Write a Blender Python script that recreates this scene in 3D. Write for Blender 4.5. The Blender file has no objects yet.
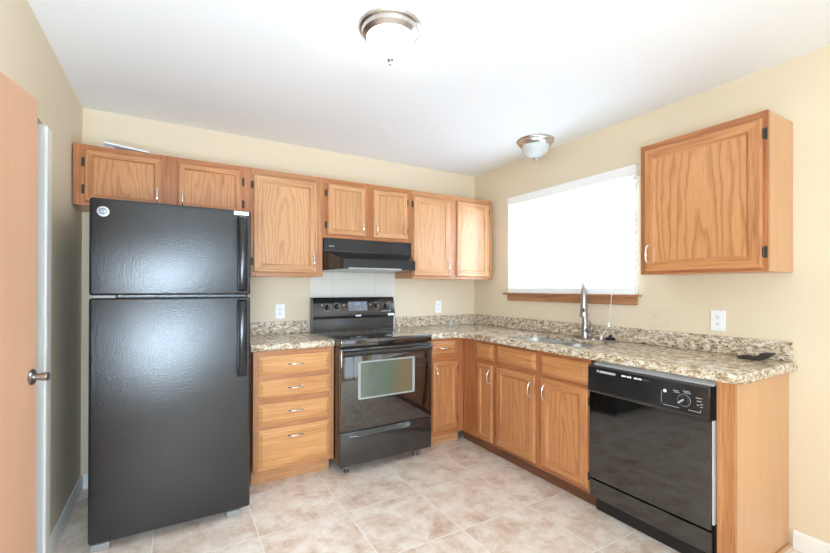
import bpy, bmesh, math, random
from mathutils import Vector, Matrix
random.seed(7)
S = bpy.context.scene
COL = S.collection
PI = math.pi

# ------------------------------------------------------------------ camera
CAM = Vector((-2.6797, -3.3655, 1.2951)); YAW = 0.52897; PITCH = 0.00388; ROLL = 0.00205
cd = bpy.data.cameras.new('camera'); cam = bpy.data.objects.new('camera', cd); COL.objects.link(cam)
cd.sensor_width = 36.0; cd.lens = 410.685 / 830 * 36.0; cd.shift_y = 10.0 / 830; cd.clip_start = 0.05
fw = Vector((math.sin(YAW) * math.cos(PITCH), math.cos(YAW) * math.cos(PITCH), math.sin(PITCH)))
r0 = Vector((math.cos(YAW), -math.sin(YAW), 0)); u0 = r0.cross(fw)
rt = r0 * math.cos(ROLL) + u0 * math.sin(ROLL); up = u0 * math.cos(ROLL) - r0 * math.sin(ROLL)
M = Matrix((rt, up, -fw)).transposed().to_4x4(); M.translation = CAM
cam.matrix_world = M
S.camera = cam

# ------------------------------------------------------------------ world, daylight, exposure
w = bpy.data.worlds.new('world'); S.world = w; w.use_nodes = True
bg = w.node_tree.nodes['Background']; bg.inputs['Color'].default_value = (0.92, 0.96, 1.0, 1); bg.inputs['Strength'].default_value = 1.5

def area(name, loc, direction, sx, sy, power, color):
    l = bpy.data.lights.new(name, 'AREA'); l.shape = 'RECTANGLE'; l.size = sx; l.size_y = sy
    l.energy = power; l.color = color
    o = bpy.data.objects.new(name, l); COL.objects.link(o); o.location = loc
    o.rotation_euler = Vector(direction).to_track_quat('-Z', 'Y').to_euler()
    return o
# daylight through the patio door behind the camera, the side window of the dining end, and the kitchen window
DAY = (0.70, 0.92, 1.15)
area('daylight_rear', (-2.2, -5.83, 1.42), (0, 1, 0.12), 0.75, 1.25, 58, DAY)
area('daylight_patio', (-0.85, -5.83, 1.12), (0, 1, 0.5), 1.1, 2.0, 6, DAY)
area('daylight_kitchen', (0.42, -1.1, 1.72), (-1, 0, -0.05), 1.5, 1.1, 180, DAY)
# unseen fill light added left of the camera, standing in for a bounce flash
area('fill_light', (-2.95, -3.6, 1.0), (0.05, 0.9, 0.45), 0.6, 0.6, 50, (0.76, 0.98, 1.19))
S.view_settings.view_transform = 'Standard'
S.view_settings.look = 'None'
S.view_settings.gamma = 1.0
S.view_settings.use_curve_mapping = False
S.view_settings.exposure = 0.11
S.cycles.max_bounces = 10; S.cycles.diffuse_bounces = 6

# ------------------------------------------------------------------ node helpers / materials
def lin(r, g, b):
    f = lambda c: (c / 255 / 12.92) if c / 255 <= 0.04045 else ((c / 255 + 0.055) / 1.055) ** 2.4
    return (f(r), f(g), f(b), 1.0)

def newmat(name):
    m = bpy.data.materials.new(name); m.use_nodes = True
    return m, m.node_tree.nodes, m.node_tree.links, m.node_tree.nodes['Principled BSDF']

def plain(name, col, rough=0.5, metal=0.0, ior=1.5, bump=0, bscale=200, coat=0.0, spec=0.5, vary=0.0, vscale=6.0, bdist=0.002):
    m, N, L, P = newmat(name)
    P.inputs['Base Color'].default_value = col; P.inputs['Roughness'].default_value = rough
    P.inputs['IOR'].default_value = ior; P.inputs['Metallic'].default_value = metal; P.inputs['Coat Weight'].default_value = coat
    P.inputs['Specular IOR Level'].default_value = spec
    tc = N.new('ShaderNodeTexCoord')
    n = N.new('ShaderNodeTexNoise'); n.inputs['Scale'].default_value = bscale; n.inputs['Detail'].default_value = 4
    L.new(tc.outputs['Object'], n.inputs['Vector'])
    if bump:
        b = N.new('ShaderNodeBump'); b.inputs['Strength'].default_value = bump; b.inputs['Distance'].default_value = bdist
        L.new(n.outputs['Fac'], b.inputs['Height']); L.new(b.outputs['Normal'], P.inputs['Normal'])
    if vary:
        n2 = N.new('ShaderNodeTexNoise'); n2.inputs['Scale'].default_value = vscale; n2.inputs['Detail'].default_value = 3
        L.new(tc.outputs['Object'], n2.inputs['Vector'])
        mr = N.new('ShaderNodeMapRange'); mr.inputs[3].default_value = 1 - vary; mr.inputs[4].default_value = 1 + vary
        L.new(n2.outputs['Fac'], mr.inputs[0])
        mx = N.new('ShaderNodeMix'); mx.data_type = 'RGBA'; mx.blend_type = 'MULTIPLY'; mx.inputs[0].default_value = 1
        mx.inputs[6].default_value = col; L.new(mr.outputs[0], mx.inputs[7]); L.new(mx.outputs[2], P.inputs['Base Color'])
    return m

def ramp(N, stops):
    r = N.new('ShaderNodeValToRGB'); e = r.color_ramp.elements
    while len(e) < len(stops): e.new(0.5)
    for i, (p, c) in enumerate(stops): e[i].position = p; e[i].color = c
    return r

def oak(name, axis='V', style='straight', light=(212, 152, 98), dark=(168, 106, 60), rough=0.34, contrast=1.0, rings=34):
    """axis V: grain runs up (z); H: grain runs along the face; Y: along y."""
    m, N, L, P = newmat(name)
    tc = N.new('ShaderNodeTexCoord'); sp = N.new('ShaderNodeSeparateXYZ'); L.new(tc.outputs['Object'], sp.inputs[0])
    ad = N.new('ShaderNodeMath'); ad.operation = 'ADD'; L.new(sp.outputs[0], ad.inputs[0]); L.new(sp.outputs[1], ad.inputs[1])
    oi = N.new('ShaderNodeObjectInfo')
    rnd = N.new('ShaderNodeMath'); rnd.operation = 'MULTIPLY'; rnd.inputs[1].default_value = 30; L.new(oi.outputs['Random'], rnd.inputs[0])
    cb = N.new('ShaderNodeCombineXYZ')
    if axis == 'V':
        L.new(ad.outputs[0], cb.inputs[0]); L.new(sp.outputs[2], cb.inputs[1])
    else:
        L.new(sp.outputs[2], cb.inputs[0]); L.new(ad.outputs[0], cb.inputs[1])
    L.new(rnd.outputs[0], cb.inputs[2])
    def scaled(sx, sy, sz=1.0):
        v = N.new('ShaderNodeVectorMath'); v.operation = 'MULTIPLY'; v.inputs[1].default_value = (sx, sy, sz)
        L.new(cb.outputs[0], v.inputs[0]); return v
    # broad figure
    if style == 'cathedral':
        v = N.new('ShaderNodeVectorMath'); v.operation = 'MULTIPLY'; v.inputs[1].default_value = (1, 0.10, 0)
        L.new(cb.outputs[0], v.inputs[0])
        nz = N.new('ShaderNodeTexNoise'); nz.inputs['Scale'].default_value = 1; nz.inputs['Detail'].default_value = 3
        vs = scaled(9, 1.9); L.new(vs.outputs[0], nz.inputs['Vector'])
        sb = N.new('ShaderNodeVectorMath'); sb.operation = 'SUBTRACT'; sb.inputs[1].default_value = (0.5, 0.5, 0.5)
        L.new(nz.outputs['Color'], sb.inputs[0])
        sc = N.new('ShaderNodeVectorMath'); sc.operation = 'MULTIPLY'; sc.inputs[1].default_value = (0.13, 0.10, 0)
        L.new(sb.outputs[0], sc.inputs[0])
        a2 = N.new('ShaderNodeVectorMath'); a2.operation = 'ADD'; L.new(v.outputs[0], a2.inputs[0]); L.new(sc.outputs[0], a2.inputs[1])
        of = N.new('ShaderNodeVectorMath'); of.operation = 'ADD'; of.inputs[1].default_value = (0.015, 0.03, 0); L.new(a2.outputs[0], of.inputs[0])
        ln = N.new('ShaderNodeVectorMath'); ln.operation = 'LENGTH'; L.new(of.outputs[0], ln.inputs[0])
        ml = N.new('ShaderNodeMath'); ml.operation = 'MULTIPLY'; ml.inputs[1].default_value = rings; L.new(ln.outputs['Value'], ml.inputs[0])
        fr = N.new('ShaderNodeMath'); fr.operation = 'FRACT'; L.new(ml.outputs[0], fr.inputs[0])
        r = ramp(N, [(0.0, (0.15, 0.15, 0.15, 1)), (0.45, (0.1, 0.1, 0.1, 1)), (0.82, (0.95, 0.95, 0.95, 1)), (1.0, (0.2, 0.2, 0.2, 1))])
        L.new(fr.outputs[0], r.inputs[0]); fig = r.outputs[0]
    else:
        nz = N.new('ShaderNodeTexNoise'); nz.inputs['Scale'].default_value = 1; nz.inputs['Detail'].default_value = 4
        nz.inputs['Distortion'].default_value = 0.6
        vs = scaled(60, 2.4); L.new(vs.outputs[0], nz.inputs['Vector'])
        r = ramp(N, [(0.36, (0, 0, 0, 1)), (0.68, (1, 1, 1, 1))]); L.new(nz.outputs['Fac'], r.inputs[0]); fig = r.outputs[0]
    # pores
    n2 = N.new('ShaderNodeTexNoise'); n2.inputs['Scale'].default_value = 1; n2.inputs['Detail'].default_value = 2
    v2 = scaled(300, 9); L.new(v2.outputs[0], n2.inputs['Vector'])
    r2 = ramp(N, [(0.5, (0, 0, 0, 1)), (0.72, (1, 1, 1, 1))]); L.new(n2.outputs['Fac'], r2.inputs[0])
    # broad tone
    n3 = N.new('ShaderNodeTexNoise'); n3.inputs['Scale'].default_value = 1; n3.inputs['Detail'].default_value = 2
    v3 = scaled(7, 1.2); L.new(v3.outputs[0], n3.inputs['Vector'])
    f1 = N.new('ShaderNodeMath'); f1.operation = 'MULTIPLY'; f1.inputs[1].default_value = 0.62 * contrast; L.new(fig, f1.inputs[0])
    f2 = N.new('ShaderNodeMath'); f2.operation = 'MULTIPLY_ADD'; f2.inputs[1].default_value = 0.35 * contrast; L.new(r2.outputs[0], f2.inputs[0]); L.new(f1.outputs[0], f2.inputs[2])
    f3 = N.new('ShaderNodeMath'); f3.operation = 'MULTIPLY_ADD'; f3.inputs[1].default_value = 0.5; L.new(n3.outputs['Fac'], f3.inputs[0]); L.new(f2.outputs[0], f3.inputs[2])
    f4 = N.new('ShaderNodeMath'); f4.operation = 'SUBTRACT'; f4.inputs[1].default_value = 0.2; f4.use_clamp = True; L.new(f3.outputs[0], f4.inputs[0])
    mx = N.new('ShaderNodeMix'); mx.data_type = 'RGBA'; mx.inputs[6].default_value = lin(*light); mx.inputs[7].default_value = lin(*dark)
    L.new(f4.outputs[0], mx.inputs[0]); L.new(mx.outputs[2], P.inputs['Base Color'])
    P.inputs['Roughness'].default_value = rough; P.inputs['Specular IOR Level'].default_value = 0.45
    b = N.new('ShaderNodeBump'); b.inputs['Strength'].default_value = 0.12; b.inputs['Distance'].default_value = 0.0006; b.invert = True
    L.new(r2.outputs[0], b.inputs['Height']); L.new(b.outputs['Normal'], P.inputs['Normal'])
    return m

def granite(name):
    m, N, L, P = newmat(name)
    tc = N.new('ShaderNodeTexCoord')
    mp = N.new('ShaderNodeMapping'); mp.inputs['Scale'].default_value = (1, 0.8, 1.7); L.new(tc.outputs['Object'], mp.inputs[0])
    def noise(s, d, dist=0.0):
        n = N.new('ShaderNodeTexNoise'); n.inputs['Scale'].default_value = s; n.inputs['Detail'].default_value = d
        n.inputs['Distortion'].default_value = dist; L.new(mp.outputs[0], n.inputs['Vector']); return n
    a = noise(36, 5, 0.6)
    ra = ramp(N, [(0.32, lin(148, 122, 92)), (0.44, lin(190, 168, 138)), (0.54, lin(217, 202, 180)), (0.68, lin(234, 226, 212))]); L.new(a.outputs['Fac'], ra.inputs[0])
    d = noise(60, 4, 1.6)
    rd = ramp(N, [(0.57, (0, 0, 0, 1)), (0.62, (1, 1, 1, 1))]); L.new(d.outputs['Fac'], rd.inputs[0])
    m1 = N.new('ShaderNodeMix'); m1.data_type = 'RGBA'; L.new(rd.outputs[0], m1.inputs[0]); L.new(ra.outputs[0], m1.inputs[6]); m1.inputs[7].default_value = lin(96, 72, 54)
    e = noise(115, 3, 0.6)
    re = ramp(N, [(0.60, (0, 0, 0, 1)), (0.66, (1, 1, 1, 1))]); L.new(e.outputs['Fac'], re.inputs[0])
    m2 = N.new('ShaderNodeMix'); m2.data_type = 'RGBA'; L.new(re.outputs[0], m2.inputs[0]); L.new(m1.outputs[2], m2.inputs[6]); m2.inputs[7].default_value = lin(52, 42, 36)
    L.new(m2.outputs[2], P.inputs['Base Color']); P.inputs['Roughness'].default_value = 0.16
    return m

def tile_floor(name):
    m, N, L, P = newmat(name)
    tc = N.new('ShaderNodeTexCoord'); sp = N.new('ShaderNodeSeparateXYZ'); L.new(tc.outputs['Object'], sp.inputs[0])
    pit = 0.4765
    masks = []; cells = []
    for out, off in ((sp.outputs[0], -1.82 % pit), (sp.outputs[1], -0.635 % pit)):
        s = N.new('ShaderNodeMath'); s.operation = 'SUBTRACT'; s.inputs[1].default_value = off; L.new(out, s.inputs[0])
        q = N.new('ShaderNodeMath'); q.operation = 'DIVIDE'; q.inputs[1].default_value = pit; L.new(s.outputs[0], q.inputs[0])
        fl = N.new('ShaderNodeMath'); fl.operation = 'FLOOR'; L.new(q.outputs[0], fl.inputs[0]); cells.append(fl)
        f = N.new('ShaderNodeMath'); f.operation = 'FRACT'; L.new(q.outputs[0], f.inputs[0])
        c = N.new('ShaderNodeMath'); c.operation = 'SUBTRACT'; c.inputs[1].default_value = 0.5; L.new(f.outputs[0], c.inputs[0])
        ab = N.new('ShaderNodeMath'); ab.operation = 'ABSOLUTE'; L.new(c.outputs[0], ab.inputs[0]); masks.append(ab)
    mxm = N.new('ShaderNodeMath'); mxm.operation = 'MAXIMUM'; L.new(masks[0].outputs[0], mxm.inputs[0]); L.new(masks[1].outputs[0], mxm.inputs[1])
    g = N.new('ShaderNodeMapRange'); g.inputs[1].default_value = 0.4930; g.inputs[2].default_value = 0.4950; L.new(mxm.outputs[0], g.inputs[0])
    cc = N.new('ShaderNodeCombineXYZ'); L.new(cells[0].outputs[0], cc.inputs[0]); L.new(cells[1].outputs[0], cc.inputs[1])
    wn = N.new('ShaderNodeTexWhiteNoise'); wn.noise_dimensions = '2D'; L.new(cc.outputs[0], wn.inputs['Vector'])
    of = N.new('ShaderNodeVectorMath'); of.operation = 'MULTIPLY_ADD'; of.inputs[1].default_value = (9, 9, 9)
    L.new(wn.outputs['Color'], of.inputs[0]); L.new(tc.outputs['Object'], of.inputs[2])
    n = N.new('ShaderNodeTexNoise'); n.inputs['Scale'].default_value = 6.5; n.inputs['Detail'].default_value = 11; n.inputs['Roughness'].default_value = 0.74; n.inputs['Distortion'].default_value = 0.15
    L.new(of.outputs[0], n.inputs['Vector'])
    r = ramp(N, [(0.32, lin(194, 164, 141)), (0.44, lin(222, 199, 180)), (0.54, lin(236, 221, 206)), (0.68, lin(246, 240, 232))]); L.new(n.outputs['Fac'], r.inputs[0])
    mx = N.new('ShaderNodeMix'); mx.data_type = 'RGBA'; L.new(g.outputs[0], mx.inputs[0]); L.new(r.outputs[0], mx.inputs[6]); mx.inputs[7].default_value = lin(243, 236, 226)
    L.new(mx.outputs[2], P.inputs['Base Color']); P.inputs['Roughness'].default_value = 0.38
    b = N.new('ShaderNodeBump'); b.inputs['Strength'].default_value = 0.25; b.inputs['Distance'].default_value = 0.002; b.invert = True
    L.new(g.outputs[0], b.inputs['Height']); L.new(b.outputs['Normal'], P.inputs['Normal'])
    return m

def wall_tile(name):
    m, N, L, P = newmat(name)
    tc = N.new('ShaderNodeTexCoord'); sp = N.new('ShaderNodeSeparateXYZ'); L.new(tc.outputs['Object'], sp.inputs[0])
    cb = N.new('ShaderNodeCombineXYZ'); L.new(sp.outputs[0], cb.inputs[0]); L.new(sp.outputs[2], cb.inputs[1])
    b = N.new('ShaderNodeTexBrick'); b.offset = 0; b.inputs['Scale'].default_value = 1; b.inputs['Brick Width'].default_value = 0.2
    b.inputs['Row Height'].default_value = 0.2; b.inputs['Mortar Size'].default_value = 0.0025
    b.inputs['Color1'].default_value = lin(228, 222, 210); b.inputs['Color2'].default_value = lin(226, 220, 208); b.inputs['Mortar'].default_value = lin(217, 210, 197)
    L.new(cb.outputs[0], b.inputs['Vector']); L.new(b.outputs['Color'], P.inputs['Base Color']); P.inputs['Roughness'].default_value = 0.3
    return m

def leather(name):
    m, N, L, P = newmat(name)
    P.inputs['Base Color'].default_value = lin(32, 32, 32); P.inputs['Specular IOR Level'].default_value = 0.75
    tc = N.new('ShaderNodeTexCoord')
    v = N.new('ShaderNodeTexVoronoi'); v.inputs['Scale'].default_value = 140; v.inputs['Randomness'].default_value = 1; L.new(tc.outputs['Object'], v.inputs['Vector'])
    n = N.new('ShaderNodeTexNoise'); n.inputs['Scale'].default_value = 85; n.inputs['Detail'].default_value = 5; n.inputs['Roughness'].default_value = 0.7; L.new(tc.outputs['Object'], n.inputs['Vector'])
    a = N.new('ShaderNodeMath'); a.operation = 'MULTIPLY_ADD'; a.inputs[1].default_value = 0.5; L.new(v.outputs['Distance'], a.inputs[0]); L.new(n.outputs['Fac'], a.inputs[2])
    b = N.new('ShaderNodeBump'); b.inputs['Strength'].default_value = 0.8; b.inputs['Distance'].default_value = 0.0011; L.new(a.outputs[0], b.inputs['Height'])
    L.new(b.outputs['Normal'], P.inputs['Normal'])
    P.inputs['Roughness'].default_value = 0.24
    return m

def emis(name, col, s):
    m, N, L, P = newmat(name)
    P.inputs['Base Color'].default_value = (0.9, 0.9, 0.9, 1); P.inputs['Emission Color'].default_value = col; P.inputs['Emission Strength'].default_value = s
    return m

def slat_material(name):
    m, N, L, P = newmat(name)
    P.inputs['Base Color'].default_value = (0.92, 0.92, 0.92, 1); P.inputs['Roughness'].default_value = 0.4
    t = N.new('ShaderNodeBsdfTranslucent'); t.inputs['Color'].default_value = (0.95, 0.96, 0.97, 1)
    mx = N.new('ShaderNodeMixShader'); mx.inputs[0].default_value = 0.5
    L.new(P.outputs[0], mx.inputs[1]); L.new(t.outputs[0], mx.inputs[2]); L.new(mx.outputs[0], N['Material Output'].inputs['Surface'])
    return m

def thin_glass(name, tint=(1, 1, 1, 1)):
    m, N, L, P = newmat(name)
    tr = N.new('ShaderNodeBsdfTransparent'); tr.inputs['Color'].default_value = tint
    gl = N.new('ShaderNodeBsdfGlossy'); gl.inputs['Roughness'].default_value = 0.02
    fr = N.new('ShaderNodeFresnel'); fr.inputs['IOR'].default_value = 1.5
    mx = N.new('ShaderNodeMixShader'); L.new(fr.outputs[0], mx.inputs[0]); L.new(tr.outputs[0], mx.inputs[1]); L.new(gl.outputs[0], mx.inputs[2])
    L.new(mx.outputs[0], N['Material Output'].inputs['Surface'])
    return m

def tumbler_glass(name):
    m = thin_glass(name); N = m.node_tree.nodes; L = m.node_tree.links
    out = N['Material Output']; src = out.inputs['Surface'].links[0].from_socket
    d = N.new('ShaderNodeBsdfDiffuse'); d.inputs['Color'].default_value = (0.9, 0.92, 0.95, 1)
    mx = N.new('ShaderNodeMixShader'); mx.inputs[0].default_value = 0.18; L.new(src, mx.inputs[1]); L.new(d.outputs[0], mx.inputs[2]); L.new(mx.outputs[0], out.inputs['Surface'])
    return m

def oven_pane(name):
    m, N, L, P = newmat(name)
    tc = N.new('ShaderNodeTexCoord'); sp = N.new('ShaderNodeSeparateXYZ'); L.new(tc.outputs['Object'], sp.inputs[0])
    mr = N.new('ShaderNodeMapRange'); mr.inputs[1].default_value = -0.21; mr.inputs[2].default_value = 0.21; L.new(sp.outputs[0], mr.inputs[0])
    r = ramp(N, [(0.0, lin(104, 116, 106)), (0.5, lin(106, 118, 102)), (0.72, lin(118, 113, 88)), (1.0, lin(114, 108, 84))]); L.new(mr.outputs[0], r.inputs[0])
    L.new(r.outputs[0], P.inputs['Base Color']); P.inputs['Roughness'].default_value = 0.08; P.inputs['Specular IOR Level'].default_value = 0.8
    P.inputs['Coat Weight'].default_value = 1.0; P.inputs['Metallic'].default_value = 0.25; P.inputs['Coat Roughness'].default_value = 0.03
    return m

OAKL = (211, 160, 113); OAKD = (158, 102, 62)
REDL = (203, 142, 92); REDD = (150, 90, 52)
TONE = 'light'
M_ = dict(
    wall=plain('beige_paint', lin(226, 210, 183), 0.7, bump=0.05, bscale=90),
    ceil=plain('white_ceiling_paint', lin(241, 242, 243), 0.85, bump=0.08, bscale=120),
    white=plain('white_trim_paint', lin(236, 235, 230), 0.4),
    plastic=plain('white_plastic', lin(244, 244, 243), 0.3),
    ivory=plain('ivory_plastic', lin(222, 208, 182), 0.35),
    slot=plain('dark_slot', lin(60, 56, 50), 0.5),
    floor=tile_floor('stone_tile'),
    oakV=oak('oak_upright_grain', 'V', 'straight', OAKL, OAKD),
    oakH=oak('oak_level_grain', 'H', 'straight', OAKL, OAKD),
    oakC=oak('oak_arched_grain', 'V', 'cathedral', OAKL, OAKD, contrast=0.72, rings=40),
    oakF=oak('oak_flame_grain', 'V', 'cathedral', (206, 148, 98), (152, 94, 54), contrast=0.95, rings=26),
    frameV=oak('oak_frame_upright', 'V', 'straight', (196, 138, 94), (150, 96, 60)),
    frameH=oak('oak_frame_level', 'H', 'straight', (196, 138, 94), (150, 96, 60)),
    oakVR=oak('warm_oak_upright_grain', 'V', 'straight', REDL, REDD),
    oakHR=oak('warm_oak_level_grain', 'H', 'straight', REDL, REDD),
    oakCR=oak('warm_oak_arched_grain', 'V', 'cathedral', REDL, REDD, contrast=0.8, rings=36),
    oakDHR=oak('warm_oak_drawer_grain', 'H', 'straight', (207, 146, 92), (160, 100, 58)),
    frameVR=oak('warm_oak_frame_upright', 'V', 'straight', (188, 122, 76), (138, 80, 46)),
    frameHR=oak('warm_oak_frame_level', 'H', 'straight', (188, 122, 76), (138, 80, 46)),
    oakS=oak('oak_fine_grain', 'V', 'straight', (222, 168, 114), (190, 132, 82)),
    oakDH=oak('oak_drawer_grain', 'H', 'straight', (219, 163, 106), (182, 122, 72)),
    veneer=oak('pale_veneer', 'V', 'straight', (208, 162, 118), (188, 138, 94), contrast=0.5),
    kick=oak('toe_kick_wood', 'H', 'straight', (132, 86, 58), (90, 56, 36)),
    sill=oak('stained_sill_wood', 'H', 'straight', (188, 134, 94), (146, 96, 62)),
    doorw=oak('flat_door_veneer', 'V', 'straight', (208, 162, 130), (198, 150, 118), contrast=0.35, rough=0.45),
    black=plain('black_appliance', lin(34, 34, 35), 0.16, ior=1.7, spec=0.7),
    blackg=plain('black_glass', lin(13, 13, 13), 0.05, spec=0.9, coat=0.8),
    ovenglass=plain('oven_black_glass', lin(13, 13, 13), 0.05, ior=2.0, coat=0.8),
    blackm=plain('black_matte', lin(24, 24, 24), 0.45),
    fridge=leather('textured_black'),
    handle=plain('black_handle', lin(24, 24, 26), 0.2),
    hood=plain('hood_black', lin(38, 40, 42), 0.25),
    grey=plain('display_grey', lin(118, 122, 128), 0.3),
    lcd=plain('display_window', lin(150, 160, 190), 0.2),
    greyp=plain('grey_mark', lin(170, 170, 170), 0.4),
    steel=plain('brushed_steel', (0.40, 0.38, 0.36, 1), 0.36, 1.0, vary=0.06),
    nickel=plain('brushed_nickel', (0.60, 0.56, 0.53, 1), 0.3, 1.0),
    knobm=plain('dark_nickel', (0.42, 0.39, 0.36, 1), 0.28, 1.0),
    chrome=plain('polished_chrome', (0.82, 0.82, 0.82, 1), 0.1, 1.0),
    alu=plain('aluminium_strip', lin(206, 208, 210), 0.4, 0.4),
    hinge=plain('aged_hinge', (0.05, 0.04, 0.032, 1), 0.4, 0.2),
    granite=granite('speckled_granite'),
    wtile=wall_tile('white_wall_tile'),
    slats=slat_material('white_slats'),
    glass=thin_glass('clear_glass'),
    tumbler=tumbler_glass('tumbler_glass'),
    pane=oven_pane('oven_glass'),
    frit=plain('pale_glass_border', lin(158, 164, 164), 0.08, spec=0.8),
    lamp=emis('lit_glass', (0.94, 1.0, 1.04, 1), 13.0),
    shade=plain('frosted_glass', lin(208, 210, 210), 0.35),
    foot=plain('pale_plastic_foot', lin(150, 148, 145), 0.5),
    paper=plain('white_paper', lin(240, 241, 245), 0.7),
    rubber=plain('black_rubber', lin(16, 16, 16), 0.5),
    clip=plain('dark_plastic', lin(58, 50, 46), 0.45),
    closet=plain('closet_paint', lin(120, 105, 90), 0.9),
    bowl=plain('steel_bowl', (0.66, 0.66, 0.65, 1), 0.4, 1.0),
)

# ------------------------------------------------------------------ object helpers
WLOC = {}
def tm(n): return n + 'R' if TONE == 'red' and n + 'R' in M_ else n
def tone(v):
    global TONE
    TONE = v
def thing(name, label, cat, loc, group=None, kind=None):
    o = bpy.data.objects.new(name, None); COL.objects.link(o); o.location = loc; o.empty_display_size = 0.1
    WLOC[o] = Vector(loc)
    if label: o['label'] = label
    if cat: o['category'] = cat
    if group: o['group'] = group
    if kind: o['kind'] = kind
    return o

def obj(name, bm, mats, parent=None, label=None, cat=None, kind=None, smooth=None, origin=None, group=None, recalc=True):
    if recalc: bmesh.ops.recalc_face_normals(bm, faces=bm.faces)
    if origin is None:
        lo = Vector((1e9,) * 3); hi = -lo
        for v in bm.verts:
            for i in range(3): lo[i] = min(lo[i], v.co[i]); hi[i] = max(hi[i], v.co[i])
        origin = (lo + hi) / 2
    origin = Vector(origin)
    bmesh.ops.translate(bm, verts=bm.verts, vec=-origin)
    me = bpy.data.meshes.new(name); bm.to_mesh(me); bm.free()
    for m in (mats if isinstance(mats, (list, tuple)) else [mats]): me.materials.append(M_[m])
    if smooth:
        for p in me.polygons: p.use_smooth = True
        me.set_sharp_from_angle(angle=smooth)
    o = bpy.data.objects.new(name, me); COL.objects.link(o)
    WLOC[o] = origin
    if parent is not None:
        o.parent = parent; o.location = origin - WLOC[parent]
    else: o.location = origin
    if label: o['label'] = label
    if cat: o['category'] = cat
    if kind: o['kind'] = kind
    if group: o['group'] = group
    return o

def box(bm, x0, x1, y0, y1, z0, z1, bev=0, seg=2, mat=0):
    n0 = set(bm.faces)
    r = bmesh.ops.create_cube(bm, size=1)
    vs = r['verts']
    for v in vs:
        v.co = Vector((x0 if v.co.x < 0 else x1, y0 if v.co.y < 0 else y1, z0 if v.co.z < 0 else z1))
    if bev:
        es = list({e for v in vs for e in v.link_edges})
        bmesh.ops.bevel(bm, geom=es, offset=bev, segments=seg, affect='EDGES', profile=0.5)
    for f in bm.faces:
        if f not in n0: f.material_index = mat
    return bm

def B(*a, **k): return box(bmesh.new(), *a, **k)

def prism(bm, pts, d0, d1, axis, mat=0):
    """polygon pts (2D) extruded along axis; axis x: pts=(y,z); y: (x,z); z: (x,y)"""
    def P3(p, d): return {'x': (d, p[0], p[1]), 'y': (p[0], d, p[1]), 'z': (p[0], p[1], d)}[axis]
    a = [bm.verts.new(P3(p, d0)) for p in pts]; b = [bm.verts.new(P3(p, d1)) for p in pts]
    fs = [bm.faces.new(a), bm.faces.new(b[::-1])]
    n = len(pts)
    for i in range(n): fs.append(bm.faces.new((a[i], b[i], b[(i + 1) % n], a[(i + 1) % n])))
    for f in fs: f.material_index = mat
    return bm

def tube(bm, pts, r, n=10, caps=True, mat=0):
    pts = [Vector(p) for p in pts]; rings = []
    rs = r if isinstance(r, (list, tuple)) else [r] * len(pts)
    ref = None
    for i, p in enumerate(pts):
        t = (pts[min(i + 1, len(pts) - 1)] - pts[max(i - 1, 0)]).normalized()
        if ref is None:
            ref = t.orthogonal().normalized()
        ref = (ref - t * ref.dot(t)).normalized()
        s = t.cross(ref)
        rings.append([bm.verts.new(p + (ref * math.cos(2 * PI * k / n) + s * math.sin(2 * PI * k / n)) * rs[i]) for k in range(n)])
    for a, b in zip(rings, rings[1:]):
        for k in range(n):
            f = bm.faces.new((a[k], a[(k + 1) % n], b[(k + 1) % n], b[k])); f.material_index = mat
    if caps:
        bm.faces.new(rings[0][::-1]).material_index = mat; bm.faces.new(rings[-1]).material_index = mat
    return bm

def lathe(bm, prof, center, axis=(0, 0, 1), n=40, mat=0):
    """prof: list of (radius, height along axis)"""
    ax = Vector(axis).normalized(); e1 = ax.orthogonal().normalized(); e2 = ax.cross(e1); c = Vector(center); rings = []
    for r, h in prof:
        if r < 1e-6: rings.append([bm.verts.new(c + ax * h)])
        else: rings.append([bm.verts.new(c + ax * h + (e1 * math.cos(2 * PI * k / n) + e2 * math.sin(2 * PI * k / n)) * r) for k in range(n)])
    for a, b in zip(rings, rings[1:]):
        if len(a) == 1 and len(b) == 1: continue
        for k in range(n):
            k2 = (k + 1) % n
            if len(a) == 1: f = bm.faces.new((a[0], b[k2], b[k]))
            elif len(b) == 1: f = bm.faces.new((a[k], a[k2], b[0]))
            else: f = bm.faces.new((a[k], a[k2], b[k2], b[k]))
            f.material_index = mat
    return bm

# wall frames: (u, v, n) -> world; u runs along the wall, v up, n out of the wall face
class Frame:
    def __init__(s, kind, base): s.k = kind; s.b = base
    def __call__(s, u, v, n):
        return Vector((u, s.b - n, v)) if s.k == 'back' else Vector((s.b - n, u, v))
    def box(s, bm, u0, u1, v0, v1, n0, n1, **k):
        a = s(u0, v0, n0); b = s(u1, v1, n1)
        return box(bm, min(a.x, b.x), max(a.x, b.x), min(a.y, b.y), max(a.y, b.y), min(a.z, b.z), max(a.z, b.z), **k)
    def nrm(s): return Vector((0, -1, 0)) if s.k == 'back' else Vector((-1, 0, 0))
    def flip(s): return 1 if s.k == 'back' else -1     # +u is right (seen from the room) on the back wall

def profile_panel(bm, F, u0, u1, v0, v1, prof, side_mats=(0, 1), cap_mat=2, back=True):
    """concentric rectangles (inset, n); left/right strips get side_mats[0], top/bottom side_mats[1]"""
    loops = []
    for ins, n in prof:
        loops.append([bm.verts.new(F(*p, n)) for p in ((u0 + ins, v0 + ins), (u1 - ins, v0 + ins), (u1 - ins, v1 - ins), (u0 + ins, v1 - ins))])
    for a, b in zip(loops, loops[1:]):
        for k in range(4):
            f = bm.faces.new((a[k], a[(k + 1) % 4], b[(k + 1) % 4], b[k])); f.material_index = side_mats[1] if k in (0, 2) else side_mats[0]
    f = bm.faces.new(loops[-1]); f.material_index = cap_mat
    if back: bm.faces.new(loops[0][::-1]).material_index = side_mats[0]
    return bm

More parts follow.
